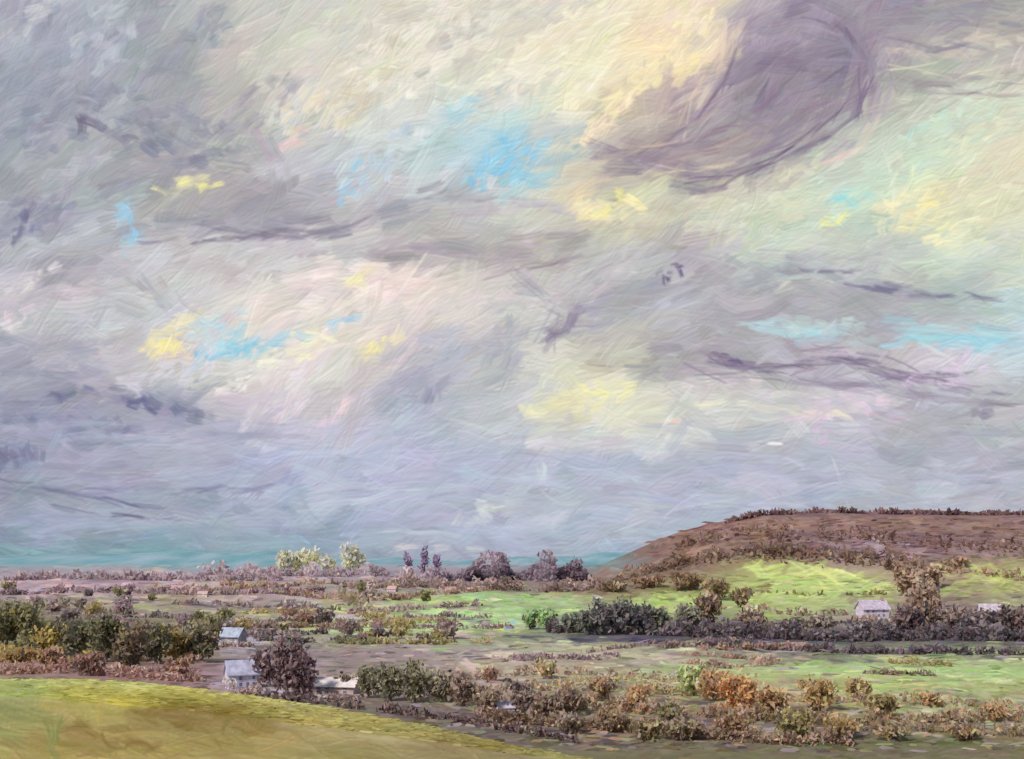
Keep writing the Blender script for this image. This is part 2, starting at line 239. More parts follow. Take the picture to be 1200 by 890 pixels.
# ------------------------------------------------------------------ LAND colours, distance haze mixed into the far rows
land_rows={
590:[(124,102,100)]*13,
618:[(132,106,100)]*13,
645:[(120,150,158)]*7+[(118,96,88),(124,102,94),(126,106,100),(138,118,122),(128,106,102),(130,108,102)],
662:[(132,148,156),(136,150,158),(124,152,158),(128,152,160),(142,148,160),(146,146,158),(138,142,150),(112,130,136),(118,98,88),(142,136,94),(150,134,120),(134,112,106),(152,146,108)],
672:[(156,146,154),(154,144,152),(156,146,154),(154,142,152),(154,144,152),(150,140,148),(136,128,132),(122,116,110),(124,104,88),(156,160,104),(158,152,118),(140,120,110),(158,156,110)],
685:[(162,144,148),(160,140,146),(168,144,148),(160,140,144),(156,142,140),(150,136,132),(134,120,116),(130,112,98),(140,136,98),(168,182,118),(164,174,122),(142,126,108),(162,162,112)],
705:[(154,140,134),(152,136,134),(154,142,128),(154,140,132),(156,152,122),(156,168,120),(160,184,128),(152,154,116),(156,168,114),(168,182,118),(166,174,122),(134,120,110),(152,152,120)],
725:[(120,114,96),(124,118,100),(132,128,104),(144,138,120),(158,168,124),(164,190,134),(160,188,134),(104,108,108),(120,120,106),(148,156,110),(150,142,128),(122,110,108),(140,134,130)],
745:[(118,110,88),(118,110,96),(126,116,104),(146,142,140),(148,154,120),(154,168,126),(142,150,120),(98,94,102),(88,84,92),(84,79,91),(80,77,88),(84,79,91),(90,84,92)],
765:[(130,116,88),(132,114,100),(134,118,98),(142,128,132),(140,126,124),(148,136,134),(170,164,144),(170,168,140),(154,152,128),(124,120,110),(128,128,108),(138,146,110),(146,154,110)],
785:[(142,122,108),(148,122,118),(146,118,118),(150,136,142),(142,130,124),(144,132,122),(168,158,138),(158,150,126),(162,172,130),(166,176,124),(164,182,122),(160,180,122),(160,180,122)],
805:[(138,122,110),(142,122,114),(144,122,118),(152,138,142),(190,172,168),(130,118,112),(154,138,128),(152,150,120),(158,160,118),(166,156,120),(160,168,116),(156,166,116),(154,162,114)],
825:[(120,110,98)]*5+[(118,108,100),(156,142,138),(152,136,118),(146,136,112),(154,136,108),(148,142,106),(152,162,116),(154,160,114)],
845:[(112,102,94)]*6+[(132,118,114),(142,130,110),(130,122,102),(136,122,102),(136,126,100),(146,142,108),(142,140,108)],
865:[(108,100,90)]*7+[(112,100,92),(120,108,92),(120,110,92),(106,102,82),(102,104,78),(130,118,96)],
890:[(112,108,82)]*13,
}
land=Canvas(-20,585,1220,905)
vk=sorted(land_rows); land.set_guide(US,vk,[land_rows[k] for k in vk])
def lflow(u,v):
    if v<660 and u>700: return -.35 if u<860 else .12
    return .04*math.sin(u*.013+v*.05)
land.layer(2000,34,6,lflow,9,.85,.12,7)
land.layer(2400,24,5,lflow,12,.85,.2,7)
P=land.path; B=land.blob
P([(700,680),(760,650),(820,628),(900,608)],14,(132,104,94),.8,40,6); P([(860,606),(980,600),(1200,602)],8,(106,86,94),.85,50,4); P([(880,616),(1000,611),(1190,614)],8,(152,122,106),.85,50,4)
P([(780,662),(860,645),(930,640),(1000,650)],14,(100,82,80),.85,30,5); B(1040,648,46,12,0,(160,142,156),.9); P([(1080,630),(1190,640)],14,(116,92,96),.85); P([(760,665),(830,640),(900,625)],10,(152,122,106),.8,40,5); P([(900,630),(1000,626),(1080,632)],10,(104,84,90),.85,40,5); P([(1050,650),(1130,645),(1200,655)],8,(142,120,118),.8,40,5); P([(800,636),(850,622),(900,616)],8,(108,88,90),.8,30,4)
for k in range(50):
    u=rng.uniform(770,1200); v=rng.uniform(608,656); c=[(108,86,90),(150,120,108),(138,118,124),(116,92,88),(140,126,108)][rng.integers(5)]
    P([(u,v+5),(u+rng.uniform(20,60),v)],4,c,.8,26,4)
B(950,672,90,13,r(4),(178,198,116),L=36,w=6); B(960,690,96,10,0,(162,186,110),L=36,w=5); B(990,678,60,7,r(5),(206,212,136),L=36,w=4); P([(870,668),(960,664),(1050,690)],4,(212,220,142),.85,40,3); P([(860,700),(950,690),(1040,694)],4,(216,220,146),.85,40,3); B(900,690,24,4,0,(146,136,98)); B(1000,700,30,5,0,(126,116,98)); P([(880,680),(960,678),(1050,684)],3,(132,150,94),.8,30,3)
B(920,714,60,8,0,(172,184,122),L=30,w=5); B(1150,672,56,11,r(6),(178,186,114),L=30,w=5); B(1140,690,54,8,0,(156,168,104)); P([(1090,660),(1200,690)],3,(208,208,132),.8,30,3); P([(1100,680),(1200,700)],3,(124,108,96),.8,30,3)
B(780,704,40,10,r(-5),(176,204,116),L=22,w=5); P([(690,694),(780,688),(850,690)],6,(104,88,80),.8,30,4); B(740,690,50,6,0,(146,134,104)); B(800,715,40,6,0,(192,210,132))
# central green field
P([(390,738),(520,722),(640,716),(700,722)],24,(164,196,136),.8,44,6); P([(420,712),(520,702),(620,700),(700,702)],12,(154,182,120),.8,44,5); P([(400,722),(470,708),(560,697)],4,(198,208,146),.85,40,3)
P([(400,745),(470,735),(520,742),(600,730),(650,735)],3,(218,230,174),.9,24,2.8); P([(440,722),(520,716),(600,722),(680,716)],3,(212,228,166),.9,24,2.8); P([(430,735),(480,712)],2.5,(216,228,170),.85,20,2.6); P([(380,758),(460,750),(560,748)],6,(156,154,126),.8,40,4)
for k in range(50):
    u=rng.uniform(380,690); v=rng.uniform(698,752); c=[(190,210,142),(136,164,114),(200,200,156),(152,190,152),(168,150,132),(184,204,126),(174,164,156)][rng.integers(7)]
    P([(u,v),(u+rng.uniform(15,60),v+rng.normal(0,3))],4,c,.85,24,4)
P([(420,710),(520,714),(640,708)],2.5,(112,116,98),.8,30,2.5); P([(390,748),(470,750),(560,744)],3,(104,98,104),.8,30,2.8)
B(592,738,16,6,0,(226,222,120),L=14,w=4); B(600,734,12,5,0,(126,172,206),L=12,w=4)
# buff strips and green lower right field
P([(500,762),(620,766),(720,770),(860,776)],8,(206,192,172),.85,60,4); P([(540,772),(700,775),(840,782)],6,(150,130,134),.8,60,3); P([(600,760),(720,757),(860,764)],5,(194,196,150),.8,50,3); P([(560,784),(700,792),(800,800)],6,(180,170,142),.8,50,4)
P([(720,768),(850,756),(1000,770),(1200,776)],3,(224,226,182),.9,40,2.8); P([(860,790),(1000,782),(1200,790)],16,(168,192,132),.8,50,5); P([(900,786),(1000,792),(1060,784),(1200,800)],2.8,(218,224,170),.9,30,2.8); P([(960,812),(1100,806),(1200,806)],5,(160,178,118),.8,50,4)
P([(1020,806),(1080,800),(1140,812),(1200,804)],2.6,(216,220,170),.85,30,2.6); P([(600,745),(760,752),(900,764),(1200,770)],5,(72,68,86),.9,50,3.5); P([(500,768),(640,758),(700,756)],3,(92,86,102),.8,40,3); P([(860,768),(1000,776),(1100,774)],4,(88,82,94),.85,40,3); P([(640,800),(800,796),(860,806)],3,(100,92,96),.8,40,3)
for k in range(80):
    u=rng.uniform(480,1200); v=rng.uniform(756,824); c=[(192,182,160),(180,162,172),(178,198,142),(146,126,126),(208,202,156),(142,166,118),(196,172,154),(118,104,108)][rng.integers(8)]
    P([(u,v),(u+rng.uniform(20,80),v+rng.normal(0,2))],3.8,c,.8,32,3.8)
# left plain
for k in range(170):
    u=rng.uniform(-10,520); v=rng.uniform(670,750)
    c=[(186,158,166),(152,152,120),(126,114,126),(196,178,162),(118,104,120),(210,170,172),(172,178,124),(178,170,186)][rng.integers(8)]
    P([(u,v),(u+rng.uniform(25,90),v+rng.normal(0,1.5))],3.4,c,.85,30,3.4)
P([(120,700),(200,708),(300,712),(380,716)],4,(90,78,96),.85,40,3); P([(230,722),(320,720),(400,712)],4,(196,202,128),.85,40,3); P([(180,715),(270,718)],3,(210,210,150),.85,30,2.8); P([(0,705),(90,695),(190,700)],4,(196,168,158),.8,40,3)
P([(0,690),(120,684),(330,686)],3,(190,168,176),.7,50,3); P([(60,716),(160,722),(260,724)],4,(100,86,96),.8,40,3); P([(280,728),(360,722),(420,726)],3,(206,202,182),.8,30,2.8); P([(60,730),(180,736),(300,732)],5,(166,170,120),.8,40,4); P([(300,740),(380,738)],5,(170,178,130),.8,40,4)
P([(80,782),(160,786),(250,790)],10,(156,126,126),.75,30,5); B(30,775,34,6,0,(158,124,124)); B(270,742,28,10,r(-20),(164,174,190)); P([(230,765),(300,772),(360,765)],8,(164,166,180),.75); B(300,750,30,6,0,(190,186,196))
P([(350,800),(400,805),(450,800)],10,(230,212,208),.9,30,5); P([(360,812),(420,820),(520,840),(620,856),(760,876)],8,(88,78,84),.85,40,4); P([(240,800),(330,806)],9,(196,182,202),.85)
P([(540,770),(560,790),(600,806)],6,(200,174,168),.8); B(590,828,22,8,0,(216,206,220)); 
for k in range(170):
    u=rng.uniform(470,1200); v=rng.uniform(800,872)
    c=[(176,150,124),(132,124,98),(164,174,122),(108,94,96),(196,180,158),(148,128,132),(136,150,102),(204,168,146),(174,164,178)][rng.integers(9)]
    P([(u,v),(u+rng.uniform(14,55),v+rng.normal(0,4))],5.5,c,.8,24,5)
for pts in [[(480,812),(640,820),(820,824),(1000,832)],[(520,836),(700,842),(860,848),(1060,852)],[(620,858),(780,872),(900,880)],[(1000,846),(1200,846)]]:
    P(pts,5,(88,80,84),.85,40,4)
P([(880,868),(1000,874),(1170,868)],12,(104,110,74),.85,60,6); P([(1000,850),(1100,838),(1200,832)],3,(220,210,198),.8,50,3); P([(860,806),(1000,815),(1200,822)],3,(202,198,160),.8,40,3); P([(900,884),(1050,882),(1200,884)],5,(112,98,92),.8,50,4)
impasto_shading(land,.25)

mead_rows={
790:[(162,168,108),(170,172,108),(172,172,110),(172,170,114),(170,166,120),(164,162,118),(160,158,114)]+[(150,150,112)]*6,
815:[(154,160,98),(174,172,94),(172,168,90),(174,168,104),(168,164,112),(164,160,114),(158,154,110)]+[(148,146,108)]*6,
840:[(140,148,86),(170,163,86),(142,126,66),(148,134,76),(172,164,102),(164,158,106),(156,150,104)]+[(148,142,102)]*6,
865:[(148,150,88),(148,132,70),(162,150,84),(160,148,84),(168,158,96),(160,152,98),(152,144,94)]+[(142,136,94)]*6,
895:[(168,160,88),(172,160,88),(172,160,90),(164,154,88),(158,150,90),(150,142,88),(144,136,86)]+[(140,132,86)]*6}
mead=Canvas(-20,780,1220,925); vk=sorted(mead_rows); mead.set_guide(US,vk,[mead_rows[k] for k in vk])
mf=lambda u,v: .10+.12*math.sin(u*.01)
mead.layer(420,110,16,mf,8,.8,.14,10); mead.layer(700,60,9,mf,9,.8,.25,8)
mead.path([(130,805),(250,808),(380,832)],8,(190,188,122),.8,70,6); mead.blob(230,842,96,14,r(6),(134,118,56),.85,50,9); mead.blob(60,850,40,12,r(80),(130,140,74),.7,40,8); mead.blob(140,868,64,10,r(15),(132,116,56),.85,44,8); mead.blob(120,835,40,14,r(-30),(186,176,88),.7,40,9)
mead.path([(0,800),(100,798),(180,804)],6,(190,190,130),.8,50,5); mead.path([(380,848),(480,862),(600,884)],6,(134,124,78),.7,60,5); mead.path([(60,820),(180,830)],8,(186,180,92),.7,60,8); mead.path([(300,850),(400,858),(480,874)],8,(182,174,116),.7,60,7)
impasto_shading(mead,.3)

# ------------------------------------------------------------------ terrain
def smooth(t): t=np.clip(t,0,1); return t*t*(3-2*t)
def valley(x,D):
    und=1.2*np.sin(x*.012+1)*np.sin(D*.009)+.6*np.sin(x*.03+D*.02)
    und=und*smooth((D-180)/100)*(1-smooth((D-2500)/1500))
    zc=np.interp(x,[20,60,120,180,240,270,300,336,390,430,456,520,560,640,720,1100,1800],[0,3,14,38,68,82,93,101,103,109,108,106,109,105,107,112,60])
    hill=zc*smooth((D-850)/550)*(1-smooth((D-1600)/1200))
    kn=15*np.exp(-((x-10)/150)**2-((D-1150)/150)**2)
    return und+hill+kn
def near(x,D):
    zc=np.interp(x,[-200,-56,-44,-33,-19,-8,0,9.4,30,80,200],[28,26.6,26.6,25.4,23.4,21.2,19.3,17.6,14.5,10,6])
    return 38.4+(zc-38.4)*np.clip(D,0,110)/110-np.maximum(0,D-110)*.4
def terr(x,D):
    v=valley(x,D); n=near(x,D); return np.where(D<215,np.maximum(v,n),v)
rows=[0.0,1,2,4,6,8,10,12,14]; D=14.
while D<13500:
    if D<108: st=max(.12,D*D/1867*1.1)
    elif D<190: st=4
    else:
        st=D*D/46680*1.15
        if 840<D<1420: st=min(st,4.6)
    D+=st; rows.append(D)
rows=np.array(rows)
ain=np.arctan((np.arange(-25,1226,1.2)-600)/F)
ang=np.r_[np.linspace(-math.pi,ain[0]-.01,70),ain,np.linspace(ain[-1]+.01,math.pi,70)]
A,R=np.meshgrid(ang,rows); rr=R/np.maximum(np.cos(A),.5)
X=rr*np.sin(A); Y=rr*np.cos(A); Z=terr(X,Y)
Ys=np.maximum(Y,1.); uu=600+F*X/Ys; vv=HZ+F*(CAMZ-Z)/Ys
uu=np.where(np.abs(uu-600)>610,refl(np.clip(uu,-1e5,1e5),0,1200),uu)
isn=(near(X,Y)>valley(X,Y))&(Y<215)
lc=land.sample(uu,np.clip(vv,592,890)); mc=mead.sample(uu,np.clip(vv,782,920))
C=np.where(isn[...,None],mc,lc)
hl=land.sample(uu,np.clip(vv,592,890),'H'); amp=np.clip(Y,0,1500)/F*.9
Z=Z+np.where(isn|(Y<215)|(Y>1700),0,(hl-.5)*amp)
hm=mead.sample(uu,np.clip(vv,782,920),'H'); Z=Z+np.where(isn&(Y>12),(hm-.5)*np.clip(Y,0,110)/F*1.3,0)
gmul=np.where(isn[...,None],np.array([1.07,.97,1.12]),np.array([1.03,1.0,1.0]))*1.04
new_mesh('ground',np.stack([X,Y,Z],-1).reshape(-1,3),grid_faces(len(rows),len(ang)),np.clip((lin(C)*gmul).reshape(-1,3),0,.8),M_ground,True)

def place(u,v,dmin=200):
    Dg=np.geomspace(dmin,9000,1400); x=(u-600)/F*Dg; z=terr(x,Dg); vv=HZ+(CAMZ-z)*F/Dg
    k=np.where(vv<=v)[0]; i=k[0] if len(k) else -1
    return float(x[i]),float(Dg[i]),float(z[i])

# ------------------------------------------------------------------ distant hills
def ridge(name,D0,prof_u,prof_v,col1,col2,depth=900):
    u=np.arange(-900,2100,4.); v=np.interp(u,prof_u,prof_v)+1.0*np.sin(u*.05)+.7*np.sin(u*.13+1)
    top=CAMZ+(HZ-v)/F*D0; nr=14; V=[];Cc=[]
    for j in range(nr):
        t=j/(nr-1); s=math.sin(t*math.pi); y=D0+(t-.5)*depth*2
        V.append(np.stack([(u-600)/F*D0,np.full_like(u,y),-3+(top+3)*s],1))
        m=rng.random(len(u))[:,None]; m=sum(np.roll(m,q,0) for q in range(6))/6; m=np.clip((m-.5)*2.5+.5,0,1)
        Cc.append(lin(np.array(col1)*(1-m)+np.array(col2)*m))
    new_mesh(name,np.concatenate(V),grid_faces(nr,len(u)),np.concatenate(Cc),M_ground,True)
ridge('distant_hills',7600,[-900,0,120,220,330,420,520,640,700,760,900,2100],[650,651,650,646,647,653,657,653,649,647,652,652],(100,144,154),(140,162,174))  # atmospheric haze is part of these teal ridge colours

# ------------------------------------------------------------------ foliage dabs
def dabs(cen,length,width,cols,flat=None):
    n=len(cen); a=rng.normal(size=(n,3))
    if flat=='ground': a=a*np.array([.3,.3,.1])+np.array([1.,0,0])
    else: a[:,2]*=1.5
    a/=np.linalg.norm(a,axis=1,keepdims=True); b=rng.normal(size=(n,3))
    if flat=='ground': b=b*.25+np.array([0,.4,1.])
    b-=a*(a*b).sum(1,keepdims=True); b/=np.linalg.norm(b,axis=1,keepdims=True)
    L=(length*rng.uniform(.5,1.3,n))[:,None]*.5; W=(width*rng.uniform(.5,1.3,n))[:,None]*.5
    cx=np.cross(a,b)*W*.35
    pts=[cen-a*L,cen-a*L*.6+b*W+cx,cen+a*L*.6+b*W*.8,cen+a*L,cen+a*L*.5-b*W,cen-a*L*.6-b*W*.7+cx]
    return np.stack(pts,1).reshape(-1,3),np.arange(n)[:,None]*6+np.arange(6)[None,:],np.repeat(cols,6,axis=0)
def colmix(base,n,cj=14,accents=None,pa=.15):
    c=np.array(base,float)[None,:]+rng.normal(0,cj,(n,1))+rng.normal(0,cj*.45,(n,3))
    if accents is not None:
        acc=np.array(accents,float); k=rng.random(n)<pa; c[k]=c[k]*.35+.65*acc[rng.integers(0,len(acc),k.sum())]
    return c
def tube(p0,p1,r0,r1,k=6):
    p0=np.array(p0,float);p1=np.array(p1,float); d=p1-p0; d/=np.linalg.norm(d); a=np.cross(d,[.3,.9,.1]); a/=np.linalg.norm(a); b=np.cross(d,a)
    th=np.arange(k)*2*math.pi/k; ring=np.cos(th)[:,None]*a+np.sin(th)[:,None]*b
    return np.r_[p0+ring*r0,p1+ring*r1],np.array([[i,(i+1)%k,k+(i+1)%k,k+i] for i in range(k)])
def join(parts):
    V=[];Fa=[];o=0
    for v,f in parts: V.append(v);Fa.append(f+o);o+=len(v)
    return np.concatenate(V),np.concatenate(Fa)
FK=1.85*np.array([1.02,1.0,.92]); WARM=np.array([5,3,-1.])
def tree(name,u,v,h,w,col,dark=None,accents=None,dens=1.,trunkcol=(112,100,98),dmin=200,ls=7.,ws=3.4):
    x,y,z=place(u,v,dmin); s=y/F; H=h*s; Wd=w*s; px=s
    e=bpy.data.objects.new(name,None); sc.collection.objects.link(e); e.location=(x,y,z)
    parts=[]; lean=rng.normal(0,.04,2)*H; cl=[]
    top=np.array([lean[0],lean[1],H*.8]); parts.append(tube((0,0,-.5),(lean[0]*.4,lean[1]*.4,H*.4),H*.035+.1,H*.022+.05)); parts.append(tube((lean[0]*.4,lean[1]*.4,H*.4),top,H*.022+.05,.04))
    for k in range(8):
        t=rng.uniform(.2,.6); p0=np.array([lean[0]*t,lean[1]*t,H*t]); th=k*2.4+rng.random(); rad=Wd*rng.uniform(.25,.46)
        p1=np.array([math.cos(th)*rad,math.sin(th)*rad,H*min(.93,t+rng.uniform(.1,.38))]); parts.append(tube(p0,p1,H*.013+.04,.03)); cl.append(p1)
        p2=p1+np.array([rng.normal(0,Wd*.06),0,H*.1]); parts.append(tube(p0*.3+p1*.7,p2,H*.006+.03,.02))
    V,f=join(parts); t=new_mesh('trunk_and_limbs',V,f,np.tile(lin(np.array(trunkcol)),(len(V),1)),M_bark); t.parent=e
    cl+= [top*.95,np.array([0,0,H*.5]),np.array([Wd*.15,0,H*.3]),np.array([-Wd*.18,0,H*.28])]
    cl=np.array(cl); n=int((w*h*.42+60)*dens)
    ci=rng.integers(0,len(cl),n); cen=cl[ci]+rng.normal(size=(n,3))*np.array([Wd*.14,Wd*.12,H*.1])
    cen[:,2]=np.maximum(cen[:,2],H*.05)
    shade=rng.normal(0,9,len(cl))
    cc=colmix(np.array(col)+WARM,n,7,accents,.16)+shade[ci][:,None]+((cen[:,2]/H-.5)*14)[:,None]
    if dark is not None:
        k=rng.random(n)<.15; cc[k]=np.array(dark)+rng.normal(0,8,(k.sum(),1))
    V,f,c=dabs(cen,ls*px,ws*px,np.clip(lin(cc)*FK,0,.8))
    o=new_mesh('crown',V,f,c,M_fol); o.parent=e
    return e
def hedge(name,pts,h,thick,col,accents=None,dens=1.,pa=.22,lsz=7.,wsz=3.4,cj=8,gap=.25,dmin=200):
    pts=np.array(pts,float); seg=np.hypot(*np.diff(pts,axis=0).T); cum=np.r_[0,np.cumsum(seg)]; m=max(6,int(cum[-1]/3)); tt=np.linspace(0,cum[-1],m)
    W=np.array([place(np.interp(t,cum,pts[:,0]),np.interp(t,cum,pts[:,1]),dmin) for t in tt])
    n=int(cum[-1]*h*.24*dens+40)
    kn=rng.random(m//3+4); k=rng.random(n)*(m-1.001)
    q=k/3; qi=q.astype(int); qf=q-qi; qf=qf*qf*(3-2*qf); env=kn[qi]*(1-qf)+kn[qi+1]*qf; k2=rng.normal(0,1,m//6+4); q=k/6; qi=q.astype(int); qf=(q-qi); drift=k2[qi]*(1-qf)+k2[qi+1]*qf
    keep=env>gap*rng.random(n)*1.6; k=k[keep];env=env[keep];drift=drift[keep]; n=len(k)
    i=k.astype(int); f=(k-i)[:,None]; p=W[i]*(1-f)+W[i+1]*f; s=p[:,1]/F
    hh=rng.random(n)**.9*h*(.25+1.25*env**1.3)*s
    p[:,0]+=rng.normal(0,2,n)*s; p[:,1]+=rng.normal(0,thick,n)*s*2.5; p[:,2]=terr(p[:,0],p[:,1])+hh+.2
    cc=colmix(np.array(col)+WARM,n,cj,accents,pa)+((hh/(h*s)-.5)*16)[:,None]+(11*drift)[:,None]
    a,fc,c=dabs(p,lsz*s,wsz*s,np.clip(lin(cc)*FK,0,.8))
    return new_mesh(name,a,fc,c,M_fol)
def tussocks(name,u0,u1,v0,v1,n,ls,ws,cj=14,accents=None,pa=.15,hgt=1.,dmin=200):
    uu=rng.uniform(u0,u1,n); q=rng.uniform(v0,v1,n); pts=np.array([place(a,b,dmin) for a,b in zip(uu,q)])
    ok=pts[:,1]<5000; pts=pts[ok]; uu=uu[ok]; q=q[ok]
    s=pts[:,1]/F; c=land.sample(uu+rng.normal(0,5,len(uu)),q+rng.normal(0,1.5,len(uu)))+rng.normal(0,cj,(len(uu),1))+rng.normal(0,cj*.4,(len(uu),3))
    if accents is not None:
        acc=np.array(accents,float); k=rng.random(len(uu))<pa; c[k]=c[k]*.4+.6*acc[rng.integers(0,len(acc),k.sum())]
    pts[:,2]+=s*rng.uniform(0,1,len(s))*hgt
    V,f,cc=dabs(pts,ls*s,ws*s,np.clip(lin(c)*1.45,0,.8),'ground'); return new_mesh(name,V,f,cc,M_fol)

tussocks('rough_pasture',-10,1210,674,760,1500,20,2.6,8,[(206,176,170),(180,160,190),(196,208,140),(112,98,108)],.18)
tussocks('rough_pasture',-10,1210,752,812,900,26,3,9,[(206,176,164),(190,170,190),(206,210,150),(112,98,104)],.18)
tussocks('scrub_grass',470,1210,800,882,900,20,4,10,[(206,164,138),(196,180,170),(176,188,122),(106,88,90),(180,160,180)],.3,2.)
tussocks('hill_heath',760,1210,608,660,450,22,3.4,7,[(158,124,106),(108,88,92),(154,138,146)],.2,1.,850)

OC=[(166,146,82),(138,138,96)]; PK=[(182,148,142),(190,162,162)]
for (u,v,h,w,c) in [(8,758,54,34,(96,96,82)),(34,760,50,30,(108,106,86)),(60,768,34,30,(146,132,86)),(92,772,44,34,(92,92,86)),(124,776,58,40,(96,96,82)),(152,788,60,34,(108,96,92)),(182,778,48,34,(92,94,84)),(208,776,34,30,(146,130,88)),(236,776,44,38,(104,100,90)),(20,785,26,34,(146,124,94)),(60,785,26,26,(138,114,104)),(105,792,24,30,(130,106,104)),(210,795,24,30,(140,114,112))]:
    tree('oak_tree',u,v,h,w,c,accents=OC,dark=(74,74,68))
for (u,v,h,w) in [(316,806,46,30),(336,814,62,34),(354,818,46,28)]:
    tree('ash_tree',u,v,h,w,(106,90,98),accents=[(166,150,160),(138,112,106)],dark=(74,62,78),dens=1.3)
hedge('hedgerow',[(0,790),(80,788),(150,794),(240,800)],12,3,(136,112,110),accents=PK,dens=1)
hedge('hedgerow',[(0,772),(60,776),(110,780)],14,2,(138,124,80),accents=OC)
hedge('hedgerow',[(40,745),(160,748),(240,750)],14,4,(112,106,94),accents=[(160,150,136)],dens=1)
hedge('hedgerow',[(0,738),(120,736),(200,740),(330,736)],7,2,(104,94,98),accents=[(160,150,136)],dens=1.1,gap=.4)
hedge('hedgerow',[(300,818),(380,826),(470,838),(560,852),(680,872)],9,1.5,(92,80,86),accents=PK,gap=.3,pa=.12)
for (u,v,h,w,c) in [(432,818,38,26,(114,112,100)),(458,822,40,30,(106,106,94)),(486,824,44,32,(120,118,102)),(516,824,38,32,(114,106,100)),(545,828,32,30,(130,114,110)),(612,836,36,30,(128,116,118)),(668,838,32,30,(132,114,108)),(705,822,28,28,(144,124,108)),(570,838,28,28,(134,120,110)),(640,842,28,28,(120,106,100)),(408,812,20,20,(134,120,118))]:
    tree('hawthorn_bush',u,v,h,w,c,accents=[(170,158,150),(148,148,112)],dark=(84,76,78),dens=1.1)
for (u,v,h,w,c) in [(866,838,50,46,(182,138,108)),(836,822,36,30,(168,140,114)),(812,816,34,30,(138,156,112)),(905,840,34,30,(150,128,102)),(958,834,38,36,(160,140,110)),(1004,818,24,24,(154,138,108)),(640,796,22,20,(168,152,130)),(575,800,20,20,(150,128,120)),(748,834,30,28,(158,130,108)),(1034,842,28,30,(140,130,100)),(785,846,26,26,(128,122,100)),(1092,830,18,22,(158,134,112)),(1168,846,20,26,(154,130,106))]:
    tree('autumn_scrub_tree',u,v,h,w,c,accents=[(206,156,122),(192,184,146),(146,164,112),(184,166,176)],dark=(110,92,86),dens=1.2)
for (u,v,h,w,c) in [(930,868,38,36,(130,124,94)),(860,866,32,36,(136,114,96)),(985,866,26,32,(146,128,100)),(1044,868,18,28,(132,116,98)),(1130,868,18,30,(136,118,100)),(800,868,26,34,(124,112,100)),(720,858,26,32,(134,118,104)),(670,860,20,30,(122,108,102)),(760,868,24,32,(128,118,96))]:
    tree('bramble_bush',u,v,h,w,c,accents=[(196,162,134),(160,168,118),(172,156,168)],dark=(98,86,82),dens=1.2)
SC=[(184,162,144),(126,134,98),(192,150,124),(168,154,168)]
hedge('scrub_thicket',[(560,846),(660,852),(780,862),(900,872),(1000,874)],18,2,(124,108,102),accents=SC,dens=1.3,pa=.3,gap=.2)
hedge('scrub_thicket',[(980,860),(1060,856),(1150,862),(1200,864)],11,2,(126,112,96),accents=SC,dens=1.2,pa=.3,gap=.4)
hedge('scrub_thicket',[(560,830),(700,834),(860,844),(1000,850),(1200,846)],15,2,(132,116,104),accents=SC,dens=1.1,pa=.35,gap=.35)
hedge('scrub_thicket',[(560,812),(700,808),(800,816),(900,822),(1020,826),(1200,830)],11,2,(140,126,108),accents=[(198,156,126),(154,168,118),(178,164,178)],dens=1,pa=.35,gap=.6)
hedge('scrub_thicket',[(480,800),(560,796),(640,790),(760,796),(850,804)],9,2,(136,122,114),accents=[(186,158,140),(168,154,168)],dens=1,pa=.35,gap=.6)
# dark hedge across middle
hedge('hedgerow',[(640,742),(720,740),(760,744),(860,748),(1000,752),(1100,750),(1200,752)],17,3,(90,82,94),accents=[(126,110,112),(102,104,100)],dens=1.5,cj=8,gap=.1)
hedge('hedgerow',[(820,758),(1000,766),(1200,768)],7,2,(84,76,90),accents=[(126,110,114)],dens=1.3,cj=8,gap=.3,lsz=11,wsz=3)
for (u,v,h,w,c) in [(640,738,26,20,(132,158,118)),(622,738,22,14,(126,148,116)),(670,742,22,20,(106,112,108)),(712,744,36,36,(96,94,102)),(742,744,38,34,(88,88,96)),(690,744,28,24,(100,104,102)),(768,740,28,28,(108,112,102)),(830,738,44,28,(126,110,98)),(806,742,30,26,(112,112,102)),(1084,742,62,34,(140,122,116)),(1064,745,36,30,(112,96,102)),(1120,742,32,34,(124,110,110)),(1150,745,28,34,(98,88,96)),(1186,742,30,30,(108,94,98)),(880,742,26,30,(126,110,106)),(920,746,20,36,(106,94,96)),(960,742,20,40,(114,104,102)),(1010,748,20,36,(100,90,98))]:
    tree('hedge_tree',u,v,h,w,c,accents=[(158,146,136)],dark=(76,70,82),dens=1.2)
for (u,v,h,w,c) in [(868,712,22,20,(126,114,96)),(840,704,24,24,(124,108,92)),(805,692,20,30,(128,108,94)),(1066,700,40,26,(140,122,116)),(1092,690,26,22,(136,118,110)),(720,694,12,26,(116,102,90)),(760,690,14,28,(128,106,92)),(1050,668,10,26,(130,112,110)),(1120,664,9,26,(132,112,104))]:
    tree('hillside_tree',u,v,h,w,c,accents=[(158,142,122)],dark=(98,84,84),dens=1.2)
hedge('hillside_woodland',[(700,688),(760,672),(810,660),(870,652),(930,650),(1010,658),(1080,662)],10,6,(106,88,84),accents=[(150,128,112),(140,132,102)],dens=1.3,gap=.3,dmin=850,pa=.15)
hedge('hillside_woodland',[(900,634),(1000,630),(1100,640),(1200,646)],8,6,(112,92,92),accents=[(146,128,134)],dens=1.1,gap=.5,dmin=850,pa=.15)
hedge('hillside_woodland',[(790,644),(850,628),(920,620)],6,6,(112,92,88),accents=[(150,124,108)],dens=1,gap=.5,dmin=850,pa=.15)
hedge('hillside_hedge',[(1080,668),(1140,672),(1200,680)],8,2,(132,114,104),dens=1,gap=.6,dmin=850)
hedge('hillside_hedge',[(860,716),(940,722),(1060,722),(1200,726)],8,2,(124,112,102),accents=[(196,186,182)],dens=1,gap=.7)
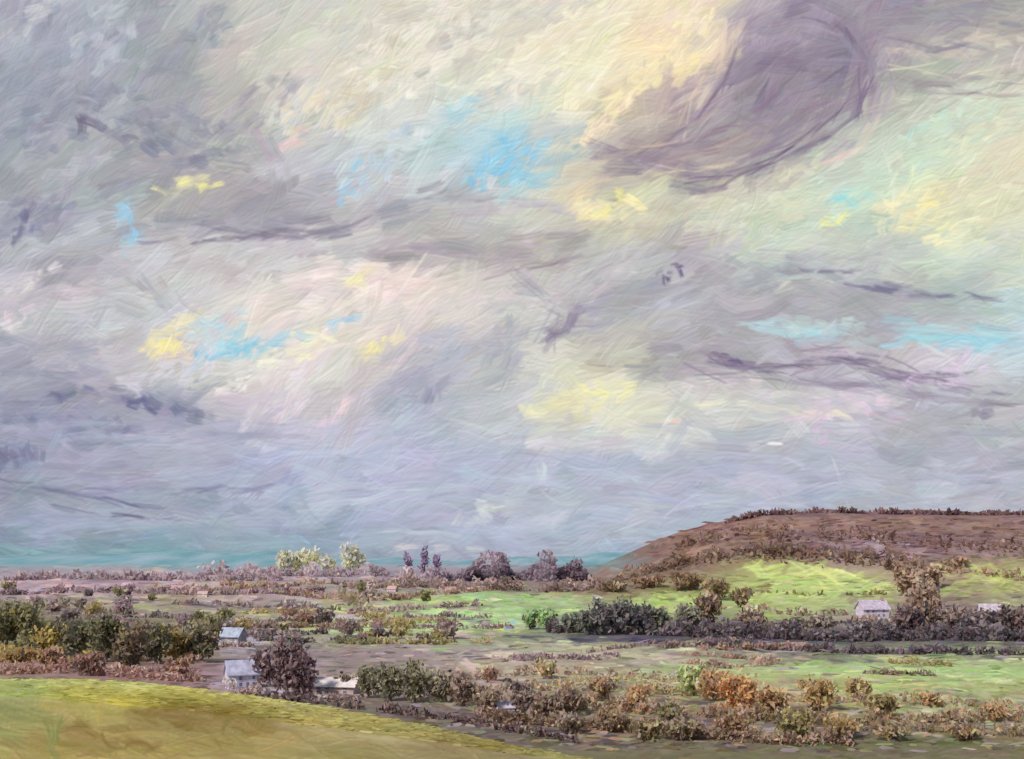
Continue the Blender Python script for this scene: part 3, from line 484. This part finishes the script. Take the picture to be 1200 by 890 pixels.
hedge('hillside_hedge',[(880,694),(960,699),(1040,697)],4,2,(122,116,88),dens=1,gap=.8,dmin=850)
hedge('hilltop_tree_line',[(850,614),(890,605),(960,601),(1060,603),(1200,604)],4,1,(104,84,92),dens=2.2,lsz=9,wsz=3,gap=.4,dmin=850)
# patchwork of field hedges over the valley floor
HC=[(116,102,108),(136,114,110),(112,110,90),(92,84,94),(142,132,102),(128,112,126)]
for k in range(46):
    big=k%4==0
    if big: u=rng.uniform(430,1080); v=rng.uniform(760,800)
    else: u=rng.uniform(-20,520); v=rng.uniform(684,756)
    L=rng.uniform(60,170); sl=rng.normal(0,.05); c=HC[rng.integers(len(HC))]; hh=rng.uniform(3.5,8)*(1 if v>700 else .7)
    hedge('field_hedge',[(u,v),(u+L*.5,v+L*.5*sl+rng.normal(0,2)),(u+L,v+L*sl)],hh,1.5,c,accents=[(180,156,156),(140,142,106)],dens=1.3,gap=.35,lsz=7,wsz=2.8,pa=.15)
for k in range(44):
    u=rng.uniform(0,560); v=rng.uniform(690,750); h=rng.uniform(9,20)*(v-640)/90
    if 380<u and v>705: v=rng.uniform(744,756)
    tree('field_tree',u,v,h,h*rng.uniform(.9,1.6),HC[rng.integers(len(HC))],accents=[(170,152,148),(144,146,104)],dens=.8,ls=6,ws=3)
# far tree lines
hedge('distant_tree_line',[(505,682),(560,679),(610,680),(650,682)],24,3,(130,120,138),accents=[(150,142,160),(112,100,112)],dens=1.6,cj=6,gap=.1)
hedge('distant_tree_line',[(545,682),(600,680),(640,681),(690,681)],24,2,(102,90,106),accents=[(124,112,128)],dens=2,cj=6,gap=.05)
hedge('distant_tree_line',[(410,690),(480,688),(530,690),(640,694),(720,690)],11,3,(130,114,120),accents=[(182,156,158),(126,124,104)],dens=1.3,gap=.4)
hedge('distant_tree_line',[(240,674),(370,676),(440,676),(520,680)],13,3,(140,130,144),accents=[(180,164,162)],dens=1.5,cj=7)
hedge('distant_tree_line',[(0,681),(100,679),(200,681),(330,681)],8,3,(136,124,136),accents=[(172,156,160),(118,110,124)],dens=1.6,cj=8,lsz=9,wsz=3,gap=.3)
hedge('distant_tree_line',[(0,698),(120,694),(240,698),(380,694)],6,2,(122,108,118),accents=[(186,160,162)],dens=1.4,cj=8,lsz=9,wsz=3,gap=.4)
hedge('distant_tree_line',[(0,716),(80,714),(150,722)],11,3,(116,110,102),accents=[(144,152,112)],dens=1,cj=9,gap=.5)
hedge('distant_tree_line',[(200,708),(290,712),(400,716),(440,704)],6,2,(108,96,106),accents=[(164,138,140)],dens=1.2,cj=9,lsz=10,wsz=3,gap=.5)
hedge('distant_tree_line',[(400,704),(440,722),(470,718)],12,3,(130,120,110),dens=.9,cj=9,gap=.5)
for (u,h,w) in [(332,26,14),(346,22,16),(366,26,18),(384,20,14),(410,30,18),(420,22,14)]:
    tree('sunlit_tree',u,670,h,w,(208,200,166),accents=[(232,220,180),(198,186,160)],dark=(176,164,152),dens=1.3,trunkcol=(150,140,140))  # cream crown colour carries the sunlight falling on these trees
for (u,h) in [(478,26),(497,34),(512,26)]:
    tree('poplar_tree',u,676,h,7,(138,130,158),dark=(124,114,140),dens=1.6,trunkcol=(120,108,126),ls=7,ws=3)

# ------------------------------------------------------------------ houses
def simple_mat(name,c,rough=.8,scale=1.2):
    m=bpy.data.materials.new(name); m.use_nodes=True; nt=m.node_tree; p=nt.nodes['Principled BSDF']; p.inputs['Roughness'].default_value=rough
    nz=nt.nodes.new('ShaderNodeTexNoise'); nz.inputs['Scale'].default_value=scale; rp=nt.nodes.new('ShaderNodeValToRGB')
    l=lin(np.array(c)); rp.color_ramp.elements[0].position=.3; rp.color_ramp.elements[1].position=.7
    rp.color_ramp.elements[0].color=(*(l*.7),1); rp.color_ramp.elements[1].color=(*(np.clip(l*1.2,0,.85)),1)
    g=nt.nodes.new('ShaderNodeNewGeometry'); nt.links.new(g.outputs['Position'],nz.inputs['Vector']); nt.links.new(nz.outputs['Fac'],rp.inputs[0]); nt.links.new(rp.outputs[0],p.inputs['Base Color']); return m
M_glass=simple_mat('window_glass',(120,112,132),.3); M_door=simple_mat('door_wood',(140,116,114))
_mc={}
def gm(n,c):
    k=(n,tuple(c)); 
    if k not in _mc: _mc[k]=simple_mat(n,c,scale=.5)
    return _mc[k]
def part(name,V,Fc,mat,par):
    me=bpy.data.meshes.new(name); me.from_pydata([tuple(v) for v in V],[],Fc); me.materials.append(mat); o=bpy.data.objects.new(name,me); sc.collection.objects.link(o); o.parent=par; return o
def boxV(x0,x1,y0,y1,z0,z1):
    return [(x0,y0,z0),(x1,y0,z0),(x1,y1,z0),(x0,y1,z0),(x0,y0,z1),(x1,y0,z1),(x1,y1,z1),(x0,y1,z1)],[(0,3,2,1),(4,5,6,7),(0,1,5,4),(1,2,6,5),(2,3,7,6),(3,0,4,7)]
def house(name,u,v,wpx,hpx,wall,roof,yaw=0,chim=True,dmin=200):
    x,y,z=place(u,v,dmin); s=y/F; W=wpx*s; H=hpx*s; Dp=W*.55; eh=H*.58
    e=bpy.data.objects.new(name,None); sc.collection.objects.link(e); e.location=(x,y,z-.2); e.rotation_euler=(0,0,yaw)
    mw=gm('painted_render',wall); mr=gm('roof_tiles',roof); a,b=W/2,Dp/2
    V=[(-a,-b,0),(a,-b,0),(a,b,0),(-a,b,0),(-a,-b,eh),(a,-b,eh),(a,b,eh),(-a,b,eh),(-a,0,H),(a,0,H)]
    part('walls',V,[(0,1,5,4),(1,2,6,9,5),(2,3,7,6),(3,0,4,8,7)],mw,e)
    o=.06*W; th=.04*H; sl=(H-eh)/b
    for sg,nm in ((-1,'roof_front'),(1,'roof_back')):
        yo=sg*(b+o); zo=eh-sl*o; q=[(-a-o,yo,zo+.03),(a+o,yo,zo+.03),(a+o,0,H+.03),(-a-o,0,H+.03)]
        q2=[(p[0],p[1],p[2]+th) for p in q]; part(nm,q+q2,[(0,1,2,3),(4,5,6,7),(0,1,5,4),(1,2,6,5),(2,3,7,6),(3,0,4,7)],mr,e)
    for i,fx in enumerate((-.34,-.12,.3)):
        for j,fz in enumerate((.2,.6)):
            ww,wh=W*.09,eh*.24; cx,cz=fx*W,eh*fz+wh*.4
            bv,bf=boxV(cx-ww/2,cx+ww/2,-b-.04,-b+.05,cz-wh/2,cz+wh/2); part('window_%d%d'%(i,j),bv,bf,M_glass,e)
            bv,bf=boxV(cx-ww*.6,cx+ww*.6,-b-.12,-b+.02,cz-wh/2-.12,cz-wh/2-.003); part('sill_%d%d'%(i,j),bv,bf,mw,e)
    bv,bf=boxV(W*.06,W*.15,-b-.05,-b+.05,.02,eh*.42); part('door',bv,bf,M_door,e)
    if chim:
        bv,bf=boxV(a*.7,a*.7+W*.08,-W*.04,W*.04,H*.9,H*1.2); part('chimney',bv,bf,gm('chimney_brick',(170,140,140)),e)
    return e
house('white_farmhouse',284,806,36,32,(204,198,216),(192,190,212),.5)
house('stone_barn',394,812,50,18,(200,176,172),(226,210,206),-.15,False)
house('white_cottage',590,836,24,15,(200,190,202),(200,192,206),.2)
house('slate_roof_barn',270,756,32,20,(156,150,156),(164,172,188),-.3,False)
house('white_cottage',1022,724,32,20,(204,190,206),(194,178,194),.2)
house('white_cottage',1160,724,24,16,(204,192,198),(188,174,184),-.2)
for (u,v,w,h,wl,rf) in [(208,694,13,8,(210,184,186),(196,156,162)),(528,696,12,8,(212,178,180),(192,150,156)),(238,700,11,7,(216,196,192),(190,160,160)),(150,690,12,7,(206,186,190),(184,160,170)),(80,692,12,7,(210,184,180),(190,160,158)),(430,690,11,8,(216,200,188),(186,156,156)),(340,706,12,7,(214,204,190),(180,160,158)),(460,694,11,7,(206,180,182),(190,154,160)),(38,706,13,7,(204,180,176),(184,152,152))]:
    house('brick_cottage',u,v,w,h,wl,rf,rng.uniform(-.4,.4))
GA=[(190,166,170),(208,192,198),(182,176,190)]
for (pts,w_) in [([(262,804),(280,814),(306,816)],10),([(366,818),(424,822)],6),([(1000,728),(1055,730)],8),([(1140,728),(1180,729)],7),([(572,839),(610,842)],6),([(246,759),(296,760)],6)]:
    hedge('garden_shrubs',pts,w_,1.5,(130,114,116),accents=GA,dens=1.5,gap=.3,lsz=7,wsz=3.2,pa=.3)
# post and rail fence
fe=bpy.data.objects.new('wooden_fence',None); sc.collection.objects.link(fe)
mf_=gm('weathered_wood',(130,118,108)); prev=None
for i in range(16):
    u=1010+i*12; x,y,z=place(u,862-.6*i)
    bv,bf=boxV(x-.12,x+.12,y-.12,y+.12,z-.3,z+1.7); part('post_%d'%i,bv,bf,mf_,fe)
    if prev is not None:
        for j,hh in enumerate((.7,1.35)):
            p=prev; V=[(p[0],p[1]-.18,p[2]+hh),(x,y-.18,z+hh),(x,y-.18,z+hh+.16),(p[0],p[1]-.18,p[2]+hh+.16),(p[0],p[1]-.13,p[2]+hh),(x,y-.13,z+hh),(x,y-.13,z+hh+.16),(p[0],p[1]-.13,p[2]+hh+.16)]
            part('rail_%d_%d'%(i,j),V,[(0,1,2,3),(4,5,6,7),(0,1,5,4),(3,2,6,7)],mf_,fe)
    prev=(x,y,z)
# meadow grass fringe along the brow of the near field
n=2600; gy=rng.uniform(70,112,n); gx=rng.uniform(-58,14,n)*gy/110; gz=near(gx,gy)+.05
gu=600+F*gx/gy; gv=HZ+F*(CAMZ-gz)/gy; cc=mead.sample(gu+rng.normal(0,10,n),np.clip(gv+rng.normal(0,1,n),785,918))+rng.normal(0,8,(n,1))
V,f,c=dabs(np.stack([gx,gy,gz],1),np.full(n,1.3),np.full(n,.18),np.clip(lin(cc)*1.4,0,.8),'ground'); new_mesh('meadow_grass',V,f,c,M_fol)

# ------------------------------------------------------------------ light, world, camera
w=bpy.data.worlds.new('World'); sc.world=w; w.use_nodes=True; nt=w.node_tree; bg=nt.nodes['Background']
st=nt.nodes.new('ShaderNodeTexSky'); st.sky_type='NISHITA'; st.sun_disc=False; EL,AZ=42,-138
st.sun_elevation=r(EL); st.sun_rotation=r(AZ%360); nt.links.new(st.outputs[0],bg.inputs[0]); bg.inputs[1].default_value=.11
sd=bpy.data.lights.new('sun','SUN'); sd.energy=3.4; sd.angle=r(8); sd.color=(1,.94,.86); so=bpy.data.objects.new('sun',sd); sc.collection.objects.link(so)
dv=Vector((math.sin(r(AZ))*math.cos(r(EL)),math.cos(r(AZ))*math.cos(r(EL)),math.sin(r(EL)))); so.rotation_euler=dv.to_track_quat('Z','Y').to_euler()
cd=bpy.data.cameras.new('camera'); cam=bpy.data.objects.new('camera',cd); sc.collection.objects.link(cam); cam.location=(0,0,CAMZ); cam.rotation_euler=(math.radians(90),0,0)
cd.lens=35; cd.sensor_width=36; cd.shift_y=(HZ-445)/1200; cd.clip_start=.5; cd.clip_end=40000; sc.camera=cam
